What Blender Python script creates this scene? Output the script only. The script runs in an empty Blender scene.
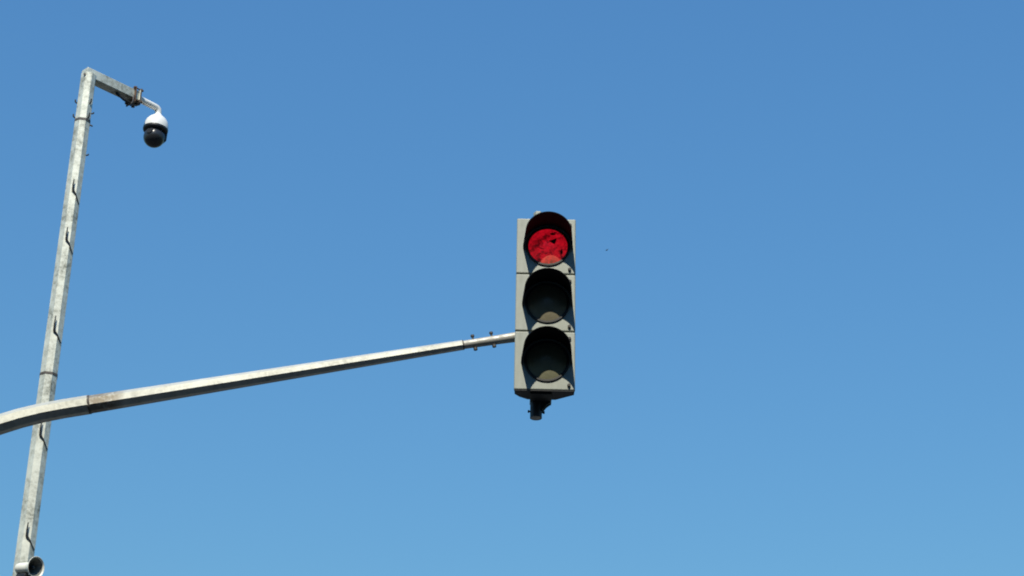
import bpy, bmesh, math, random
from mathutils import Vector, Matrix
R = math.radians
random.seed(7)
scene = bpy.context.scene
COL = scene.collection

# ------------------------------------------------------------------ camera
cam_d = bpy.data.cameras.new('camera'); cam = bpy.data.objects.new('camera', cam_d); COL.objects.link(cam)
cam_d.sensor_width = 36.0; cam_d.lens = 36.0 * 2000.0 / 1024.0
cam_d.clip_start = 0.1; cam_d.clip_end = 5000
PITCH, ROLL = math.atan(2000 / 3988.0), math.atan(80 / 3988.0)
cam.matrix_world = Matrix.Translation((0, 0, 1.6)) @ Matrix.Rotation(R(90) + PITCH, 4, 'X') @ Matrix.Rotation(ROLL, 4, 'Z')
scene.camera = cam

# ------------------------------------------------------------------ sky and sun
SUN_EL, SUN_AZ = R(49), R(-10)          # the sun stands behind the camera, a little to its left
to_sun = Vector((math.sin(SUN_AZ) * math.cos(SUN_EL), -math.cos(SUN_AZ) * math.cos(SUN_EL), math.sin(SUN_EL)))
world = bpy.data.worlds.new('World'); scene.world = world; world.use_nodes = True
wn = world.node_tree; bg = wn.nodes['Background']
sky = wn.nodes.new('ShaderNodeTexSky'); sky.sky_type = 'NISHITA'; sky.sun_disc = False
sky.sun_elevation = SUN_EL
sky.sun_rotation = math.atan2(to_sun.x, to_sun.y)
sky.altitude = 0; sky.air_density = 2.9; sky.dust_density = 0.0; sky.ozone_density = 9.0
tint = wn.nodes.new('ShaderNodeMix'); tint.data_type = 'RGBA'; tint.blend_type = 'MULTIPLY'; tint.inputs[0].default_value = 1.0
tint.inputs[7].default_value = (0.48, 0.80, 1.16, 1.0)                  # the camera's white balance: a deep blue sky
wn.links.new(sky.outputs['Color'], tint.inputs[6]); wn.links.new(tint.outputs[2], bg.inputs['Color'])
bg.inputs['Strength'].default_value = 0.117
sun_d = bpy.data.lights.new('sun', 'SUN'); sun = bpy.data.objects.new('sun', sun_d); COL.objects.link(sun)
sun_d.energy = 4.8; sun_d.angle = R(0.53); sun_d.color = (1.0, 0.94, 0.80)
sun.rotation_euler = to_sun.to_track_quat('Z', 'Y').to_euler(); sun.location = to_sun * 40
scene.view_settings.view_transform = 'Standard'; scene.view_settings.look = 'None'
scene.view_settings.exposure = 0.0; scene.view_settings.gamma = 1.0
scene.view_settings.use_curve_mapping = False
scene.render.engine = 'CYCLES'; scene.cycles.filter_width = 1.9

# ------------------------------------------------------------------ materials
class NT:
    def __init__(s, name):
        s.m = bpy.data.materials.new(name); s.m.use_nodes = True; s.t = s.m.node_tree
        s.b = s.t.nodes['Principled BSDF']; s.n = s.t.nodes
        s.tc = s.n.new('ShaderNodeTexCoord')
    def link(s, a, b): s.t.links.new(a, b)
    def mapping(s, scale=(1, 1, 1), rot=(0, 0, 0), out='Object'):
        m = s.n.new('ShaderNodeMapping'); m.inputs['Scale'].default_value = scale; m.inputs['Rotation'].default_value = rot
        s.link(s.tc.outputs[out], m.inputs['Vector']); return m.outputs['Vector']
    def noise(s, vec, scale, detail=5, rough=0.6, dist=0.0):
        k = s.n.new('ShaderNodeTexNoise'); k.inputs['Scale'].default_value = scale; k.inputs['Detail'].default_value = detail
        k.inputs['Roughness'].default_value = rough; k.inputs['Distortion'].default_value = dist
        s.link(vec, k.inputs['Vector']); return k.outputs['Fac']
    def voro(s, vec, scale):
        k = s.n.new('ShaderNodeTexVoronoi'); k.inputs['Scale'].default_value = scale
        s.link(vec, k.inputs['Vector']); return k.outputs['Color']
    def ramp(s, fac, stops):
        k = s.n.new('ShaderNodeValToRGB'); e = k.color_ramp.elements
        while len(e) < len(stops): e.new(0.5)
        for el, (p, c) in zip(e, stops):
            el.position = p; el.color = (c, c, c, 1) if not isinstance(c, tuple) else (*c, 1)
        s.link(fac, k.inputs['Fac']); return k.outputs['Color']
    def mix(s, fac, a, b, blend='MIX'):
        k = s.n.new('ShaderNodeMix'); k.data_type = 'RGBA'; k.blend_type = blend
        for v, i in ((fac, 0), (a, 6), (b, 7)):
            if isinstance(v, (int, float)): k.inputs[i].default_value = v
            elif isinstance(v, tuple): k.inputs[i].default_value = (*v, 1)
            else: s.link(v, k.inputs[i])
        return k.outputs[2]
    def bump(s, h, strength, dist=0.002):
        k = s.n.new('ShaderNodeBump'); k.inputs['Strength'].default_value = strength; k.inputs['Distance'].default_value = dist
        s.link(h, k.inputs['Height']); s.link(k.outputs['Normal'], s.b.inputs['Normal'])
    def set(s, **kw):
        for k, v in kw.items():
            i = s.b.inputs[k.replace('_', ' ')]
            if isinstance(v, (int, float)): i.default_value = v
            elif isinstance(v, tuple): i.default_value = (*v, 1) if len(v) == 3 else v
            else: s.link(v, i)
        return s.m

def galvanised(name, base=(0.50, 0.51, 0.46), dark=(0.27, 0.28, 0.25), stain=(0.20, 0.145, 0.085), amount=0.35, metal=0.25, fine=38, patch=None, even=0.35):
    k = NT(name); v = k.mapping()
    spang = k.ramp(k.noise(v, fine, 4, 0.7), [(0.36, 0.0), (0.62, 1.0)])
    blotch = k.ramp(k.noise(v, 5.5, 6, 0.65), [(0.35, 0.0), (0.7, 1.0)])
    vs = k.mapping((14, 14, 1.4))
    streak = k.ramp(k.noise(vs, 2.2, 5, 0.6), [(0.4, 0.0), (0.75, 1.0)])
    c = k.mix(spang, dark, base)
    c = k.mix(blotch, c, tuple(min(1, x * 1.25) for x in base))
    c2 = k.mix(even, c, base)
    rust = k.ramp(k.noise(v, 9, 7, 0.7, 0.4), [(0.60, 0.0), (0.72, 1.0)])
    mul = k.mix(1.0, rust, streak, 'MULTIPLY')
    amt = k.mix(1.0, mul, (amount * 2, amount * 2, amount * 2), 'MULTIPLY')
    col = k.mix(amt, c2, stain)
    if patch:                                                       # rust bleeding from a weld: along x from patch[0] to patch[1]
        sx = k.n.new('ShaderNodeSeparateXYZ'); k.link(k.tc.outputs['Object'], sx.inputs[0])
        mr = k.n.new('ShaderNodeMapRange'); mr.inputs[1].default_value = patch[0]; mr.inputs[2].default_value = patch[1]; mr.inputs[3].default_value = 1.0; mr.inputs[4].default_value = 0.0
        k.link(sx.outputs[0], mr.inputs[0])
        on = k.n.new('ShaderNodeMath'); on.operation = 'GREATER_THAN'; on.inputs[1].default_value = patch[0]; k.link(sx.outputs[0], on.inputs[0])
        m1 = k.n.new('ShaderNodeMath'); m1.operation = 'MULTIPLY'; k.link(mr.outputs[0], m1.inputs[0]); k.link(on.outputs[0], m1.inputs[1])
        nz = k.ramp(k.noise(v, 26, 6, 0.7, 0.5), [(0.30, 0.0), (0.52, 1.0)])
        m2 = k.n.new('ShaderNodeMath'); m2.operation = 'MULTIPLY'; k.link(k.ramp(m1.outputs[0], [(0.0, 0.0), (0.35, 0.8)]), m2.inputs[0]); k.link(nz, m2.inputs[1])
        col = k.mix(m2.outputs[0], col, (0.20, 0.15, 0.09))
    k.bump(k.noise(v, 90, 3), 0.12, 0.002)
    return k.set(Base_Color=col, Metallic=metal, Roughness=k.ramp(spang, [(0, 0.62), (1, 0.45)]))

def paint(name, col, dark=None, rough=0.5, grime=0.4, scale=9.0, streak=True, bumpy=0.08):
    k = NT(name); v = k.mapping(out='Object')
    dark = dark or tuple(x * 0.55 for x in col)
    n1 = k.ramp(k.noise(v, scale, 7, 0.65), [(0.38, 0.0), (0.75, 1.0)])
    n2 = k.ramp(k.noise(k.mapping((22, 22, 2.2)), 2.0, 5, 0.6), [(0.45, 0.0), (0.8, 1.0)])
    f = k.mix(0.5 if streak else 0.0, n1, n2)
    f = k.mix(1.0, f, (grime, grime, grime), 'MULTIPLY')
    c = k.mix(f, col, dark)
    k.bump(k.noise(v, 60, 3), bumpy, 0.002)
    return k.set(Base_Color=c, Roughness=rough)

def lens_material(name, tint, glow=None, dust=(0.30, 0.26, 0.17), dust_amt=0.55):
    k = NT(name); v = k.mapping()
    n = k.ramp(k.noise(v, 16, 6, 0.7), [(0.3, 0.0), (0.75, 1.0)])
    c = k.mix(k.mix(1.0, n, (dust_amt, dust_amt, dust_amt), 'MULTIPLY'), k.mix(dust_amt, tint, dust), dust)
    k.bump(k.noise(v, 60, 2), 0.25, 0.002)
    k.set(Base_Color=c, Roughness=0.28, Specular_IOR_Level=0.5)
    if glow:
        m = k.ramp(k.noise(v, 24, 5, 0.75, 0.6), [(0.38, 0.0), (0.52, 1.0)])
        m2 = k.ramp(k.noise(v, 60, 3, 0.7), [(0.2, 0.45), (0.7, 1.0)])
        m3 = k.ramp(k.noise(v, 9, 3, 0.6), [(0.3, 0.55), (0.6, 1.0)])
        mm = k.mix(1.0, k.mix(1.0, k.mix(0.85, (1, 1, 1), m), m2, 'MULTIPLY'), m3, 'MULTIPLY')
        k.set(Emission_Color=k.mix(1.0, mm, glow, 'MULTIPLY'), Emission_Strength=1.0)
    return k.m

M = {}
M['arm'] = galvanised('arm_galvanised_steel', base=(0.59, 0.59, 0.51), dark=(0.30, 0.30, 0.25), amount=0.25, metal=0.4)
M['arm_tapered'] = galvanised('tapered_arm_galvanised_steel', base=(0.61, 0.61, 0.54), dark=(0.36, 0.36, 0.31), amount=0.2, metal=0.4, patch=(1.524, 1.71))
M['pole'] = galvanised('pole_galvanised_steel', base=(0.60, 0.61, 0.52), dark=(0.10, 0.11, 0.08), amount=0.35, fine=30, even=0.12)
M['pipe'] = galvanised('pipe_galvanised_steel', base=(0.48, 0.47, 0.42), dark=(0.28, 0.26, 0.22), amount=0.55)
M['housing'] = paint('housing_grey_paint', (0.36, 0.385, 0.33), (0.16, 0.165, 0.125), 0.5, 0.6, 13)
M['seam'] = paint('seam_gasket', (0.05, 0.055, 0.05), rough=0.8)
M['visor'] = paint('visor_black_plastic', (0.0035, 0.0045, 0.006), (0.002, 0.002, 0.003), 0.8, 0.3)
M['visor'].node_tree.nodes['Principled BSDF'].inputs['Specular IOR Level'].default_value = 0.25
M['ring'] = paint('lens_ring_black', (0.03, 0.03, 0.028), rough=0.6)
M['dark'] = paint('dark_bracket_and_shade_paint', (0.035, 0.036, 0.036), rough=0.55)
M['bolt'] = paint('bolt_dark_steel', (0.035, 0.032, 0.03), (0.06, 0.035, 0.02), 0.55, 0.6)
M['rust'] = paint('rusty_steel', (0.16, 0.085, 0.045), (0.05, 0.025, 0.015), 0.8, 0.8, 30)
M['band'] = paint('band_weathered_steel', (0.10, 0.09, 0.075), (0.07, 0.035, 0.02), 0.6, 0.6)
M['white'] = paint('camera_white_enamel', (0.86, 0.85, 0.80), (0.6, 0.58, 0.53), 0.35, 0.2, streak=False, bumpy=0.0)
M['horn'] = paint('horn_cream_enamel', (0.84, 0.83, 0.72), (0.45, 0.43, 0.34), 0.45, 0.35)
M['bell_shade'] = paint('horn_inner_shade_grey', (0.17, 0.165, 0.14), rough=0.7)
M['black_gloss'] = paint('black_gloss_plastic', (0.028, 0.030, 0.034), rough=0.28, bumpy=0.0)
M['black'] = paint('black_plastic', (0.015, 0.016, 0.018), rough=0.5)
M['cable'] = paint('cable_black_rubber', (0.02, 0.02, 0.02), rough=0.6)
M['lens_red'] = lens_material('lens_red', (0.30, 0.015, 0.02), glow=(0.60, 0.004, 0.016), dust=(0.36, 0.20, 0.12), dust_amt=0.35)
M['lens_amber'] = lens_material('lens_amber', (0.09, 0.085, 0.07), dust=(0.34, 0.30, 0.19))
M['lens_green'] = lens_material('lens_green', (0.07, 0.09, 0.075), dust=(0.32, 0.30, 0.18))
M['grime'] = paint('lens_grime', (0.02, 0.012, 0.016), rough=0.9)
M['feather'] = paint('bird_feather', (0.05, 0.05, 0.055), rough=0.8)

# ------------------------------------------------------------------ mesh helpers
def obj(name, bm, mat, parent=None, smooth=False, loc=None, rot=None, angle=35):
    bmesh.ops.recalc_face_normals(bm, faces=bm.faces)
    me = bpy.data.meshes.new(name); bm.to_mesh(me); bm.free()
    me.materials.append(mat)
    if smooth:
        for p in me.polygons: p.use_smooth = True
        me.set_sharp_from_angle(angle=R(angle))
    o = bpy.data.objects.new(name, me); COL.objects.link(o)
    if parent: o.parent = parent
    if loc: o.location = loc
    if rot: o.rotation_euler = rot
    return o
def thing(name, loc, label, cat, group=None, rot=None):
    o = bpy.data.objects.new(name, None); COL.objects.link(o); o.location = loc
    if rot: o.rotation_euler = rot
    return tag(o, label, cat, group)
def tag(o, label, cat, group=None):
    o['label'] = label; o['category'] = cat
    if group: o['group'] = group
    return o
def copy_under(o, parent, loc=None, rot=None):
    c = o.copy(); COL.objects.link(c); c.parent = parent
    if loc: c.location = loc
    if rot: c.rotation_euler = rot
    return c
def box(bm, lo, hi, bev=0.0, seg=2, M4=None):
    g = bmesh.ops.create_cube(bm, size=1.0)['verts']
    lo, hi = Vector(lo), Vector(hi); c, s = (lo + hi) / 2, hi - lo
    for v in g: v.co = Vector((v.co.x * s.x, v.co.y * s.y, v.co.z * s.z)) + c
    if bev > 0:
        es = list({e for v in g for e in v.link_edges})
        g2 = bmesh.ops.bevel(bm, geom=es, offset=bev, segments=seg, profile=0.5, affect='EDGES')
        g = list({v for f in g2['faces'] for v in f.verts} | {v for v in g if v.is_valid})
    if M4 is not None:
        for v in g: v.co = M4 @ v.co
    return g
def frame(d, up=Vector((0, 0, 1))):
    d = d.normalized(); s = d.cross(up)
    if s.length < 1e-4: s = d.cross(Vector((0, 1, 0)))
    s.normalize(); return s, s.cross(d).normalized()
def sweep(bm, pts, rad, n=12, phase=0.0, cap=True, up=Vector((0, 0, 1))):
    """tube along pts; rad a number or a list; phase turns the section"""
    pts = [Vector(p) for p in pts]
    if not hasattr(rad, '__len__'): rad = [rad] * len(pts)
    rings = []
    for i, p in enumerate(pts):
        d = (pts[min(i + 1, len(pts) - 1)] - pts[max(i - 1, 0)])
        s, u = frame(d, up)
        rings.append([bm.verts.new(p + rad[i] * (math.cos(phase + 2 * math.pi * k / n) * s + math.sin(phase + 2 * math.pi * k / n) * u)) for k in range(n)])
    for a, b in zip(rings, rings[1:]):
        for k in range(n): bm.faces.new((a[k], a[(k + 1) % n], b[(k + 1) % n], b[k]))
    if cap:
        bm.faces.new(rings[0][::-1]); bm.faces.new(rings[-1])
    return rings
def lathe(bm, prof, n=40, axis='Z', close=False):
    """prof: list of (radius, height) turned about the axis"""
    def pt(r, h, a):
        x, y = r * math.cos(a), r * math.sin(a)
        return {'Z': (x, y, h), 'Y': (x, h, y), 'X': (h, x, y)}[axis]
    rings = []
    for r, h in prof:
        if r < 1e-6: rings.append([bm.verts.new(pt(0, h, 0))])
        else: rings.append([bm.verts.new(pt(r, h, 2 * math.pi * k / n)) for k in range(n)])
    if close: rings.append(rings[0])
    for a, b in zip(rings, rings[1:]):
        for k in range(n):
            l = (k + 1) % n
            f = [a[k % len(a)], a[l % len(a)], b[l % len(b)], b[k % len(b)]]
            f = [v for i, v in enumerate(f) if v not in f[:i]]
            if len(f) > 2: bm.faces.new(f)
def bolt_mesh(r, h, n=6):
    bm = bmesh.new(); lathe(bm, [(0, 0), (r, 0), (r, h * 0.45), (r * 0.62, h * 0.5), (r * 0.62, h), (0, h)], n)
    return bm

# ------------------------------------------------------------------ the setting (below the frame, it lights what hangs above)
def sheet(name, x0, x1, y0, y1, z, mat):
    bm = bmesh.new(); vs = [bm.verts.new(p) for p in ((x0, y0, z), (x1, y0, z), (x1, y1, z), (x0, y1, z))]; bm.faces.new(vs)
    o = obj(name, bm, mat); o['kind'] = 'structure'; return o
def ground_mat(name, a, b, scale):
    k = NT(name); v = k.mapping()
    c = k.mix(k.noise(v, scale, 8, 0.65), a, b); k.bump(k.noise(v, 120, 3), 0.4, 0.01)
    return k.set(Base_Color=c, Roughness=0.9)
M['asphalt'] = ground_mat('asphalt', (0.040, 0.040, 0.042), (0.065, 0.063, 0.06), 2.0)
M['earth'] = ground_mat('rough_grass', (0.030, 0.036, 0.018), (0.055, 0.058, 0.030), 0.7)
M['paving'] = ground_mat('paving_tarmac', (0.050, 0.048, 0.044), (0.075, 0.072, 0.066), 3.0)
M['marking'] = ground_mat('road_marking_white', (0.62, 0.62, 0.60), (0.75, 0.75, 0.72), 9.0)
sheet('ground', -1500, 1500, -1500, 1500, -0.02, M['earth'])
sheet('road', -400, 400, 1.9, 8.0, -0.012, M['asphalt'])
sheet('side_road', -3.2, 9.0, 8.0, 400, -0.012, M['asphalt'])
def slab(name, lo, hi, mat):
    bm = bmesh.new(); box(bm, lo, hi, 0.01, 1); o = obj(name, bm, M[mat]); o['kind'] = 'structure'
slab('pavement', (-60, 8.15, -0.3), (-3.35, 200, 0.12), 'paving'); slab('kerb', (-3.35, 8.15, -0.3), (-3.2, 200, 0.135), 'paving'); slab('kerb', (-60, 8.0, -0.3), (-3.2, 8.148, 0.135), 'paving')
slab('pavement', (-90, -6.0, -0.3), (90, 1.75, 0.12), 'paving'); slab('kerb', (-90, 1.752, -0.3), (90, 1.9, 0.135), 'paving')
bm = bmesh.new()
for i in range(18):
    y = 14 + i * 8
    bm.faces.new([bm.verts.new(p) for p in ((2.83, y, -0.008), (2.97, y, -0.008), (2.97, y + 3, -0.008), (2.83, y + 3, -0.008))])
o = obj('lane_marking', bm, M['marking']); o['kind'] = 'structure'
PAVE = 0.12

# unseen brick terrace added behind the photographer to keep low sky off the undersides
M['glass'] = paint('window_glass', (0.02, 0.022, 0.025), rough=0.08, bumpy=0.0); M['frame'] = paint('window_frame_paint', (0.35, 0.34, 0.31), rough=0.5)
def brick(name, a, b):
    k = NT(name); t = k.n.new('ShaderNodeTexBrick'); t.inputs['Scale'].default_value = 4.0
    t.inputs['Color1'].default_value = (*a, 1); t.inputs['Color2'].default_value = (*b, 1); t.inputs['Mortar'].default_value = (0.2, 0.19, 0.17, 1)
    k.link(k.mapping(rot=(R(90), 0, 0)), t.inputs['Vector']); return k.set(Base_Color=t.outputs['Color'], Roughness=0.9)
bricks = [brick('brick_red', (0.20, 0.08, 0.05), (0.26, 0.11, 0.07)), brick('brick_brown', (0.15, 0.10, 0.07), (0.20, 0.14, 0.10)), brick('brick_dark', (0.11, 0.07, 0.055), (0.16, 0.10, 0.075))]
win_proto = None
for i, (x0, w, h, lab) in enumerate(((-40, 19.6, 15.5, 'far left'), (-20, 11.6, 17.0, 'near left'), (-8, 15.6, 15.0, 'middle'), (8, 13.6, 17.5, 'near right'), (22, 19.6, 15.8, 'far right'))):
    hs = thing('added_brick_house', (x0 + w / 2, -6.0, PAVE), 'unseen brick house added behind the photographer, %s of the terrace' % lab, 'house', 'added terrace behind the photographer')
    bm = bmesh.new(); box(bm, (-w / 2, -10, -0.3), (w / 2, 0, h), 0.02, 1); obj('wall', bm, bricks[i % 3], hs)
    bm = bmesh.new(); box(bm, (-w / 2 - 0.1, -10.1, h), (w / 2 + 0.1, 0.25, h + 0.35), 0.03, 1); obj('cornice', bm, M['frame'], hs)
    nx = int(w // 2.4)
    for fl in range(4):
        for k in range(nx):
            p = ((k - (nx - 1) / 2) * 2.4, 0, 1.3 + fl * 3.6)
            if win_proto is None:
                bm = bmesh.new(); box(bm, (-0.6, -0.02, 0), (0.6, 0.05, 0.07)); box(bm, (-0.6, -0.02, 1.73), (0.6, 0.05, 1.8)); box(bm, (-0.6, -0.02, 0.07), (-0.53, 0.05, 1.73)); box(bm, (0.53, -0.02, 0.07), (0.6, 0.05, 1.73)); box(bm, (-0.53, -0.01, 0.87), (0.53, 0.045, 0.92))
                wf = obj('window', bm, M['frame'], hs, loc=p); bm = bmesh.new(); box(bm, (-0.53, -0.02, 0.07), (0.53, 0.02, 1.73)); wp = obj('pane', bm, M['glass'], wf); win_proto = (wf, wp)
            else:
                wf = copy_under(win_proto[0], hs, p); copy_under(win_proto[1], wf)

# ------------------------------------------------------------------ curved mast with the tapered octagonal arm
AY = 9.0932
A = Vector((-0.2399, AY, 5.8352)); B = Vector((-2.0741, AY, 5.4698))
d = (B - A).normalized(); S = B + d * 0.12
a0 = math.atan2(A.z - B.z, A.x - B.x)
RB = 1.75
cx, cz = S.x + RB * math.sin(a0), S.z - RB * math.cos(a0)
mast = thing('signal_mast', (cx - RB, AY, PAVE), 'galvanised mast with octagonal arm reaching in from the left edge to the traffic light', 'mast')
YUP = Vector((0, 1, 0))
def W(p): return Vector(p) - mast.location
pts = [A.lerp(B, t / 8) for t in range(9)]
rad = [0.0250 + (0.0450 - 0.0250) * t / 8 for t in range(9)]
bm = bmesh.new(); sweep(bm, [W(p) for p in pts], rad, 8, R(22.5), up=YUP); obj('tapered_arm', bm, M['arm_tapered'], mast)
# the bent pipe carries the arm: straight for a hand's breadth, then down to the pavement
pts = [B - d * 0.002, B + d * 0.06, S]; n = 22
for i in range(1, n + 1):
    a = a0 + (R(90) - a0) * i / n
    pts.append(Vector((cx - RB * math.sin(a), AY, cz + RB * math.cos(a))))
pts += [Vector((cx - RB, AY, 1.2)), Vector((cx - RB, AY, PAVE + 0.02))]
rad = [0.0475] * 3 + [0.0475 + 0.020 * i / n for i in range(1, n + 1)] + [0.075, 0.085]
bm = bmesh.new(); sweep(bm, [W(p) for p in pts], rad, 8, R(22.5), up=YUP); obj('bent_post', bm, M['arm'], mast)
bm = bmesh.new(); sweep(bm, [W(B - d * 0.008), W(B - d * 0.006), W(B + d * 0.001), W(B + d * 0.003)], [0.0452, 0.0479, 0.0479, 0.0470], 16, R(22.5 / 2), up=YUP)
obj('weld_ring', bm, M['band'], mast, True)
bm = bmesh.new(); box(bm, (-0.17, -0.17, 0.0), (0.17, 0.17, 0.022), 0.004); obj('base_plate', bm, M['pole'], mast)
for x in (-0.13, 0.13):
    for y in (-0.13, 0.13): obj('anchor_bolt', bolt_mesh(0.018, 0.06), M['bolt'], mast, loc=(x, y, 0.022))
# round pipe stub that slides out of the arm and carries the head
TUBE = Vector((0.1310, 9.1056, 0))
E_ = Vector((TUBE.x - 0.004, AY + 0.01, A.z + (TUBE.x - A.x) * math.tan(a0)))
bm = bmesh.new(); sweep(bm, [W(A + d * 0.08), W(A), W(A.lerp(E_, 0.5)), W(E_)], [0.0215, 0.0215, 0.0235, 0.0275], 24, 0, up=YUP)
stub = obj('pipe_stub', bm, M['pipe'], mast, True)
bm = bmesh.new(); sweep(bm, [W(A + d * 0.002), W(A + d * 0.001), W(A - d * 0.003), W(A - d * 0.005)], [0.0240, 0.0256, 0.0256, 0.0218], 16, R(22.5 / 2), up=YUP)
obj('weld_ring', bm, M['band'], mast, True)
nrm = Vector((-d.z, 0, d.x)); nrm = nrm if nrm.z > 0 else -nrm
for t in (0.055, 0.150):
    c = A - d * t
    bm = bmesh.new()
    sweep(bm, [W(c - nrm * 0.030), W(c + nrm * 0.040)], 0.0052, 10, up=YUP)                    # shank
    sweep(bm, [W(c + nrm * 0.036), W(c + nrm * 0.046)], 0.0095, 6, up=YUP)                     # head
    sweep(bm, [W(c - nrm * 0.040 + Vector((0.003, -0.004, 0))), W(c - nrm * 0.026 + Vector((0.003, -0.004, 0)))], 0.0100, 6, up=YUP)   # nut
    obj('clamp_bolt', bm, M['bolt'], stub)

# ------------------------------------------------------------------ the traffic light
HX, HY, HZ = 0.1691, 8.9732, 5.5445
head = thing('traffic_light', (HX, HY, HZ), 'grey three-section traffic light with black hoods and its top lamp glowing red', 'traffic light')
SH = 0.3193; LX, LZ = 0.009, 0.1545      # section height, lens centre within a section
RL = 0.100
def lens_y(r): return -0.004 - 0.020 * (1 - (r / RL) ** 2)
def housing_mesh():
    bm = bmesh.new()
    box(bm, (-0.150, 0.0, 0.0025), (0.150, 0.030, SH - 0.0025), 0.006, 3)            # door
    # tapered body behind it
    prof = [(0.147, 0.026), (0.146, 0.050), (0.110, 0.085), (0.070, 0.112), (0.066, 0.116)]
    ring = [(-x, y) for x, y in prof] + [(x, y) for x, y in prof[::-1]]
    lo = [bm.verts.new((x - 0.012 * (y > 0.06), y, 0.0)) for x, y in ring]; hi = [bm.verts.new((x - 0.012 * (y > 0.06), y, SH)) for x, y in ring]
    n = len(ring)
    for i in range(n): bm.faces.new((lo[i], lo[(i + 1) % n], hi[(i + 1) % n], hi[i]))
    bm.faces.new(lo); bm.faces.new(hi[::-1])
    return bm
def visor_mesh():
    bm = bmesh.new(); N, K = 44, 6
    def pt(u, v, off):
        A_ = R(97) * (1 - v) + R(90) * v
        phi = -A_ + 2 * A_ * u
        edge = max(0.0, (abs(phi) / A_ - 0.80) / 0.20)
        L = 0.164 - 0.010 * edge ** 2
        r = 0.1255 * (1 - v) + 0.1150 * v + off
        return bm.verts.new((LX + r * math.sin(phi), -L * v + 0.002, LZ + r * math.cos(phi)))
    out = [[pt(i / N, j / K, 0.0015) for j in range(K + 1)] for i in range(N + 1)]
    inn = [[pt(i / N, j / K, -0.0015) for j in range(K + 1)] for i in range(N + 1)]
    for g in (out, inn):
        for i in range(N):
            for j in range(K): bm.faces.new((g[i][j], g[i + 1][j], g[i + 1][j + 1], g[i][j + 1]))
    for i in range(N):
        bm.faces.new((out[i][K], out[i + 1][K], inn[i + 1][K], inn[i][K])); bm.faces.new((out[i][0], out[i + 1][0], inn[i + 1][0], inn[i][0]))
    for j in range(K):
        bm.faces.new((out[0][j], out[0][j + 1], inn[0][j + 1], inn[0][j])); bm.faces.new((out[N][j], out[N][j + 1], inn[N][j + 1], inn[N][j]))
    return bm
def ring_mesh():
    bm = bmesh.new(); lathe(bm, [(RL - 0.001, 0.001), (RL - 0.001, -0.006), (RL + 0.001, -0.0075), (RL + 0.009, -0.0075), (RL + 0.012, 0.001)], 56, 'Y'); return bm
def lens_mesh():
    bm = bmesh.new(); lathe(bm, [(0, lens_y(0))] + [(RL * t / 9, lens_y(RL * t / 9)) for t in range(1, 10)] + [(RL, 0.001)], 56, 'Y'); return bm
proto = None
for i, (col, lab) in enumerate((('lens_green', 'unlit lowest lens'), ('lens_amber', 'unlit middle lens'), ('lens_red', 'glowing red lens, dirty, with a dark chip'))):
    z = SH * i
    if proto is None:
        sec = obj('signal_section', housing_mesh(), M['housing'], head, loc=(0, 0, z))
        vis = obj('visor', visor_mesh(), M['visor'], sec, True)
        rng = obj('lens_ring', ring_mesh(), M['ring'], sec, True, loc=(LX, 0, LZ))
        bm = bmesh.new(); lathe(bm, [(0, -0.012), (0.006, -0.012), (0.008, -0.009), (0.008, 0.001)], 14, 'Y')
        lat = obj('door_latch', bm, M['bolt'], sec, True, loc=(0.121, 0, SH - 0.040)); lat2 = copy_under(lat, sec, (0.119, 0, 0.026))
        proto = (sec, vis, rng, lat, lat2)
    else:
        sec = copy_under(proto[0], head, (0, 0, z))
        for p in proto[1:]: copy_under(p, sec)
    ln = obj('lens', lens_mesh(), M[col], sec, True, loc=(LX, 0, LZ)); ln['label'] = lab
    if i == 2:
        def patch(poly):
            bm = bmesh.new(); c = Vector((sum(p[0] for p in poly) / len(poly), sum(p[1] for p in poly) / len(poly)))
            vs = [bm.verts.new((LX + x, lens_y(math.hypot(x, zz)) - 0.0012, LZ + zz)) for x, zz in poly]
            cv = bm.verts.new((LX + c.x, lens_y(c.length) - 0.0016, LZ + c.y))
            for k in range(len(vs)): bm.faces.new((vs[k], vs[(k + 1) % len(vs)], cv))
            return bm
        for poly in ([(0.004, 0.020), (0.017, 0.027), (0.030, 0.034), (0.044, 0.042), (0.041, 0.024), (0.034, 0.004), (0.022, 0.008), (0.012, 0.017)],
                     [(0.062, -0.030), (0.070, -0.018), (0.076, -0.034), (0.070, -0.050), (0.064, -0.044)],
                     [(0.006, 0.066), (0.022, 0.076), (0.040, 0.070), (0.036, 0.062), (0.020, 0.058)],
                     [(0.028, 0.082), (0.044, 0.078), (0.046, 0.072), (0.030, 0.075)]):
            obj('grime_patch', patch(poly), M['grime'], sec)
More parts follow.
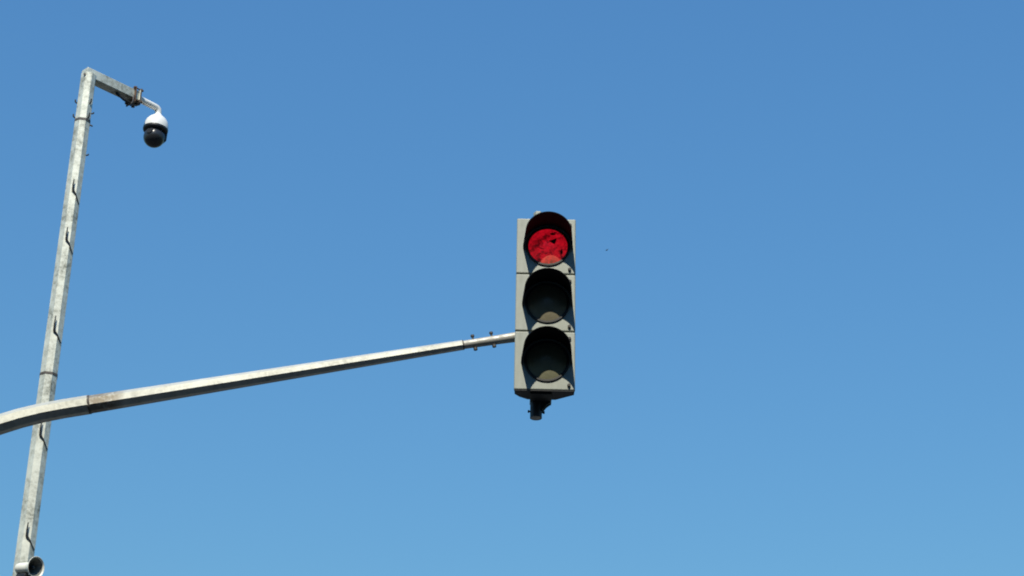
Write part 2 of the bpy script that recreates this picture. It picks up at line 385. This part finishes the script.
# mounting tube behind the housing, its ends show above and below
T = Vector((TUBE.x - HX, TUBE.y - HY, 0))
bm = bmesh.new(); sweep(bm, [T + Vector((0, 0, z)) for z in (-0.094, -0.091, 1.010, 1.012)], [0.0255, 0.0275, 0.0275, 0.0265], 28)
tube = obj('mounting_tube', bm, M['pipe'], head, True)
bm = bmesh.new(); lathe(bm, [(0, 1.013), (0.024, 1.013), (0.024, 1.058), (0.0235, 1.060), (0, 1.060)], 6)
for v in bm.verts: v.co += T + Vector((-0.003, 0, 0))
obj('tube_cap', bm, M['housing'], tube)
bm = bmesh.new()
lathe(bm, [(0.0278, -0.0935), (0.0295, -0.0935), (0.0295, 0.0), (0.0278, 0.0)], 28, close=True)
for v in bm.verts: v.co += T
for y0 in (-0.020, 0.012):                                     # two gusset cheeks
    g = [(0.0, -0.004), (0.076, -0.004), (0.070, -0.016), (0.052, -0.030), (0.040, -0.046), (0.026, -0.062), (0.0, -0.062)]
    f = [bm.verts.new((T.x + x, T.y + y0, z)) for x, z in g]; b = [bm.verts.new((T.x + x, T.y + y0 + 0.006, z)) for x, z in g]
    bm.faces.new(f); bm.faces.new(b[::-1])
    for k in range(len(g)): bm.faces.new((f[k], f[(k + 1) % len(g)], b[(k + 1) % len(g)], b[k]))
box(bm, (T.x - 0.032, T.y - 0.110, -0.012), (T.x + 0.075, T.y + 0.030, -0.002), 0.003)
shade_plate = bmesh.new()
ring = [(-0.1465, 0.004), (-0.146, 0.050), (-0.121, 0.085), (-0.081, 0.114), (0.057, 0.114), (0.097, 0.085), (0.146, 0.050), (0.1465, 0.004)]
lo = [shade_plate.verts.new((x, y, -0.0015)) for x, y in ring]; hi = [shade_plate.verts.new((x, y, 0.001)) for x, y in ring]
shade_plate.faces.new(lo); shade_plate.faces.new(hi[::-1])
for k in range(8): shade_plate.faces.new((lo[k], lo[(k + 1) % 8], hi[(k + 1) % 8], hi[k]))
obj('underside_shade_plate', shade_plate, M['dark'], head)  # thin dark plate added to paint shade on the housing underside
foot = obj('lower_bracket', bm, M['dark'], head, True)
bm = bmesh.new()
sweep(bm, [T + Vector((-0.037, 0, -0.058)), T + Vector((0.039, 0, -0.063))], 0.0042, 10)
sweep(bm, [T + Vector((-0.041, 0, -0.058)), T + Vector((-0.033, 0, -0.0585))], 0.0068, 6); sweep(bm, [T + Vector((0.034, 0, -0.0625)), T + Vector((0.043, 0, -0.0632))], 0.0068, 6)
obj('clamp_bolt', bm, M['bolt'], foot)
bm = bmesh.new()
for z in (0.33, 0.30): lathe(bm, [(0.028, z - 0.012), (0.034, z - 0.012), (0.034, z + 0.012), (0.028, z + 0.012)], 24, close=True)
for v in bm.verts: v.co += T
obj('pipe_clamp', bm, M['dark'], head, True)

# ------------------------------------------------------------------ the camera pole
PX, PY = -3.6795, 14.6
pole = thing('camera_pole', (PX, PY, PAVE), 'tall octagonal galvanised pole with a short side beam at its top', 'pole')
FAZ = R(13)
TN = Vector((math.sin(FAZ), -math.cos(FAZ), 0)); TT = Vector((math.cos(FAZ), math.sin(FAZ), 0))
ZT = 10.885
def pr(z): return 0.0765 - (0.0765 - 0.0675) * (z - 6.0) / (ZT - 6.0)
zs = [PAVE + 0.02, 2.0, 4.5, 6.0, 8.05, 9.2, 10.41, ZT]
bm = bmesh.new(); sweep(bm, [(0, 0, z - PAVE) for z in zs], [pr(z) for z in zs], 8, R(9.5))
bmesh.ops.bevel(bm, geom=[e for e in bm.edges if abs(e.verts[0].co.z - e.verts[1].co.z) > 0.2], offset=0.004, segments=2, affect='EDGES')
shaft = obj('pole_shaft', bm, M['pole'], pole)
bm = bmesh.new(); box(bm, (-0.22, -0.22, 0), (0.22, 0.22, 0.025), 0.004); obj('base_plate', bm, M['pole'], pole)
for x in (-0.17, 0.17):
    for y in (-0.17, 0.17): obj('anchor_bolt', bolt_mesh(0.02, 0.07), M['bolt'], pole, loc=(x, y, 0.025))
BA = R(45)
BD = Vector((math.cos(BA), math.sin(BA), 0)); BN = Vector((math.sin(BA), -math.cos(BA), 0))
BM = Matrix(((BD.x, -BN.x, 0, 0), (BD.y, -BN.y, 0, 0), (0, 0, 1, 0), (0, 0, 0, 1)))    # local x along the beam, y away from us
bm = bmesh.new(); box(bm, (-0.045, -0.047, 10.845 - PAVE), (0.490, 0.047, 10.935 - PAVE), 0.006, 2, BM)
beam = obj('side_beam', bm, M['pole'], pole)
bm = bmesh.new(); sweep(bm, [TN * (pr(ZT) * 0.9) - TT * 0.034 + Vector((0, 0, 10.855 - PAVE)), TN * (pr(ZT) * 0.95 + 0.004) - TT * 0.034 + Vector((0, 0, 10.855 - PAVE))], 0.010, 8)
obj('bolt_head', bm, M['bolt'], pole)
def band(z, w, mat):
    bm = bmesh.new(); r = pr(z) + 0.003
    sweep(bm, [(0, 0, z - w / 2 - PAVE), (0, 0, z + w / 2 - PAVE)], r, 8, R(9.5))
    return obj('steel_band', bm, M[mat], pole)
band(10.415, 0.022, 'band'); band(8.054, 0.020, 'band')
def hook(base, out, up_, r=0.0065):
    bm = bmesh.new(); base = Vector(base); out = Vector(out)
    sweep(bm, [base - out * 0.01, base + out * 0.010, base + out * 0.019 + Vector((0, 0, up_ * 0.35)), base + out * 0.020 + Vector((0, 0, up_))], r, 8)
    return obj('wire_hook', bm, M['cable'], pole, True)
for z, s_, u in ((10.585, -0.98, 0.028), (10.58, 0.60, 0.04), (10.50, 1.0, 0.012), (10.44, -0.98, 0.028), (10.435, 0.60, 0.045), (10.385, 1.0, -0.012), (10.09, 1.0, 0.012)):
    out = (TT * (1 if s_ > 0 else -1) + TN * (0.2 if abs(s_) > 0.9 else 1.4)).normalized()
    base = TT * (pr(z) * s_ * 0.93) + TN * (0.02 if abs(s_) > 0.9 else pr(z) * 0.66); hook(base + Vector((0, 0, z - PAVE)), out, u)
def tail(z, ln, k=1.0):
    """black cable end: stands out of the front facet, then lies over the edge onto the right facet"""
    r = pr(z); bm = bmesh.new(); Z = lambda dz: Vector((0, 0, z + dz - PAVE))
    P = [TN * (r + 0.020) - TT * 0.004 + Z(ln), TN * (r + 0.016) - TT * 0.006 + Z(ln * 0.45), TN * (r + 0.004) - TT * 0.002 + Z(0.0),
         TN * (r + 0.002) + TT * 0.024 + Z(-0.035 * k), TN * (r * 0.86) + TT * (r * 0.60) + Z(-0.075 * k), TN * (r * 0.60) + TT * (r * 0.90) + Z(-0.115 * k)]
    sweep(bm, P, [0.004, 0.0065, 0.0105, 0.006, 0.005, 0.004], 10)
    return obj('cable_tail', bm, M['cable'], pole, True)
for z, ln, k in ((9.716, 0.095, 1.0), (9.25, 0.105, 1.0), (8.42, 0.125, 0.8), (7.516, 0.12, 0.9), (6.683, 0.105, 0.85)): tail(z, ln, k)

# ------------------------------------------------------------------ dome camera at the end of the beam
CZ = 10.890
ccam = thing('security_camera', Vector((PX, PY, CZ)) + BD * 0.743 - Vector((0, 0, 0.41)), 'white capped security camera with black dome hanging from the pole beam', 'camera')
LS = 1.078
def CW(l, n_, z): return Vector((PX, PY, CZ)) + BD * (l * LS) + BN * n_ + Vector((0, 0, z)) - ccam.location
def cm(): return Matrix.Translation(CW(0, 0, 0)) @ BM
for l, r_ in ((0.418, 'rust'), (0.468, 'band')):
    bm = bmesh.new(); l *= LS; box(bm, (l - 0.005, -0.066, -0.088 if l < 0.475 else -0.072), (l + 0.005, 0.066, 0.070), 0.002, 1, cm()); obj('clamp_plate', bm, M[r_], ccam)
for y in (-0.056, 0.056):
    for z in (-0.060, 0.056):
        bm = bmesh.new(); sweep(bm, [CW(0.396, -y, z), CW(0.490, -y, z)], 0.006, 8); sweep(bm, [CW(0.474, -y, z), CW(0.483, -y, z)], 0.012, 6); sweep(bm, [CW(0.402, -y, z), CW(0.412, -y, z)], 0.012, 6)
        obj('clamp_bolt', bm, M['rust'], ccam)
bm = bmesh.new(); box(bm, (0.4915, -0.062, -0.050), (0.4985, 0.062, 0.055), 0.003, 1, cm()); obj('spacer_block', bm, M['pole'], ccam)
bm = bmesh.new(); sweep(bm, [CW(0.385, 0.060, -0.125), CW(0.400, 0.062, -0.095), CW(0.405, 0.06, -0.03)], [0.004, 0.008, 0.008], 8); obj('bracket_pin', bm, M['bolt'], ccam)
bm = bmesh.new()
P = [CW(0.463, 0, 0.002), CW(0.600, 0, 0.0), CW(0.652, 0, -0.002), CW(0.670, 0, -0.006), CW(0.682, 0, -0.017), CW(0.687, 0, -0.034), CW(0.689, 0, -0.056), CW(0.689, 0, -0.085)]
P = [P[0].lerp(P[1], t / 6) for t in range(6)] + P[1:]
sweep(bm, P, [0.030] * (len(P) - 3) + [0.029, 0.028, 0.029], 72, up=BN)
obj('mounting_tube', bm, M['white'], ccam, True)
TILT = Matrix.Translation(CW(0.689, 0, -0.070)) @ Matrix.Rotation(R(3), 4, 'Y')
def dome_part(name, prof, mat, extra=None):
    bm = bmesh.new(); lathe(bm, prof, 48)
    if extra: extra(bm)
    for v in bm.verts: v.co = TILT @ v.co
    return obj(name, bm, M[mat], ccam, True, angle=50)
dome_part('camera_cap', [(0.0, 0.018), (0.028, 0.014), (0.035, 0.0), (0.050, -0.015), (0.074, -0.036), (0.093, -0.062), (0.104, -0.092), (0.109, -0.120), (0.1095, -0.141), (0.105, -0.143), (0.0, -0.143)], 'white')
dome_part('black_skirt', [(0.0, -0.144), (0.108, -0.144), (0.1105, -0.150), (0.108, -0.163), (0.095, -0.174), (0.0, -0.176)], 'black')
bm = bmesh.new(); BR = 0.094
bmesh.ops.create_uvsphere(bm, u_segments=40, v_segments=24, radius=BR)
for v in bm.verts: v.co = TILT @ (Vector((v.co.x, v.co.y, v.co.z - 0.226)))
ball = obj('camera_ball', bm, M['black_gloss'], ccam, True, angle=80)
bm = bmesh.new()
box(bm, (0.076, -0.042, -0.245), (0.104, 0.042, -0.160), 0.012, 3)                  # yoke arm that carries the ball
for v in bm.verts: v.co = TILT @ (Matrix.Rotation(R(35), 4, 'Z') @ v.co)
obj('yoke', bm, M['black'], ccam, True)
bm = bmesh.new()
LM = TILT @ Matrix.Translation((0, 0, -0.226)) @ Matrix.Rotation(R(-20), 4, 'Z') @ Matrix.Rotation(R(-12), 4, 'X')
lathe(bm, [(0.0, -BR - 0.001), (0.030, -BR - 0.001), (0.034, -BR + 0.004), (0.036, -BR + 0.012)], 28, 'Y')
for v in bm.verts: v.co = LM @ v.co
obj('camera_lens', bm, M['black_gloss'], ball, True)
bm = bmesh.new()
sweep(bm, [CW(0.26, 0.01, -0.050), CW(0.29, 0.02, -0.070), CW(0.335, 0.025, -0.092), CW(0.38, 0.02, -0.095), CW(0.42, 0.015, -0.085), CW(0.47, 0.0, -0.072), CW(0.50, 0.0, -0.045)], 0.012, 10)
obj('camera_cable', bm, M['cable'], ccam, True)

# ------------------------------------------------------------------ horn loudspeaker low on the pole
horn = thing('horn_loudspeaker', (-3.514, 14.335, 6.374), 'cream horn loudspeaker on the camera pole at the bottom edge', 'loudspeaker', rot=(R(7), 0, R(56)))
# local -Y is where the mouth points
bm = bmesh.new()
lathe(bm, [(0.0800, 0.000), (0.0825, 0.002), (0.0810, 0.006), (0.072, 0.014), (0.058, 0.032), (0.046, 0.054), (0.041, 0.075), (0.040, 0.078),
           (0.038, 0.076), (0.043, 0.055), (0.055, 0.032), (0.070, 0.013), (0.077, 0.003)], 48, 'Y', close=True)
bell = obj('bell', bm, M['horn'], horn, True, angle=60)
bm = bmesh.new(); lathe(bm, [(0.0695, 0.0115), (0.0540, 0.0315), (0.0420, 0.0545), (0.0370, 0.0755), (0.0365, 0.0755), (0.0414, 0.0540), (0.0533, 0.0308), (0.0690, 0.0108)], 48, 'Y', close=True); obj('bell_shade_lining', bm, M['bell_shade'], bell, True, angle=60)  # grey inner skin: the shade inside the bell put into its colour
bm = bmesh.new(); lathe(bm, [(0.0, 0.068), (0.0363, 0.068), (0.0363, 0.076), (0.0, 0.076)], 32, 'Y')
lathe(bm, [(0, 0.022), (0.010, 0.026), (0.016, 0.040), (0.018, 0.068)], 24, 'Y'); obj('throat', bm, M['ring'], horn, True)
bm = bmesh.new(); lathe(bm, [(0.0, 0.205), (0.026, 0.204), (0.036, 0.196), (0.040, 0.184), (0.041, 0.120), (0.0405, 0.077), (0.0, 0.077)], 36, 'Y'); obj('driver_housing', bm, M['horn'], horn, True, angle=50)
bm = bmesh.new()
box(bm, (-0.016, 0.085, -0.085), (0.016, 0.175, -0.078), 0.002, 1); box(bm, (-0.016, 0.168, -0.085), (0.016, 0.175, -0.020), 0.002, 1); box(bm, (-0.016, 0.085, -0.085), (0.016, 0.092, -0.036), 0.002, 1)
box(bm, (-0.030, 0.070, -0.150), (0.040, 0.175, -0.0485), 0.010, 2)
obj('bracket', bm, M['black'], horn)
bm = bmesh.new(); sweep(bm, [(-0.029, 0.135, -0.088), (-0.044, 0.135, -0.088)], 0.014, 6); obj('clamp_bolt', bm, M['pipe'], horn)
bm = bmesh.new(); sweep(bm, [(0, 0.182, -0.030), (0, 0.200, -0.030)], 0.011, 6, up=Vector((0, 0, 1))); obj('bracket_bolt', bm, M['bolt'], horn)

# ------------------------------------------------------------------ a far bird, a speck beside the light
bird = thing('bird', (5.6531, 106.19, 57.53), 'tiny dark speck of a bird in the sky right of the red lamp', 'bird', rot=(0, R(-38), R(20)))
bm = bmesh.new(); lathe(bm, [(0, -0.09), (0.014, -0.075), (0.028, -0.03), (0.030, 0.01), (0.018, 0.06), (0.010, 0.10), (0, 0.11)], 12, 'Y'); obj('body', bm, M['feather'], bird, True)
for s_ in (-1, 1):
    bm = bmesh.new()
    g = [(0.015, -0.035, 0.0), (0.07, -0.050, 0.022), (0.135, -0.020, 0.012), (0.09, 0.020, 0.018), (0.02, 0.035, 0.0)]
    t = [bm.verts.new((s_ * x, y, z + 0.004)) for x, y, z in g]; b = [bm.verts.new((s_ * x, y, z - 0.004)) for x, y, z in g]
    bm.faces.new(t); bm.faces.new(b[::-1])
    for k in range(5): bm.faces.new((t[k], t[(k + 1) % 5], b[(k + 1) % 5], b[k]))
    obj('wing', bm, M['feather'], bird)
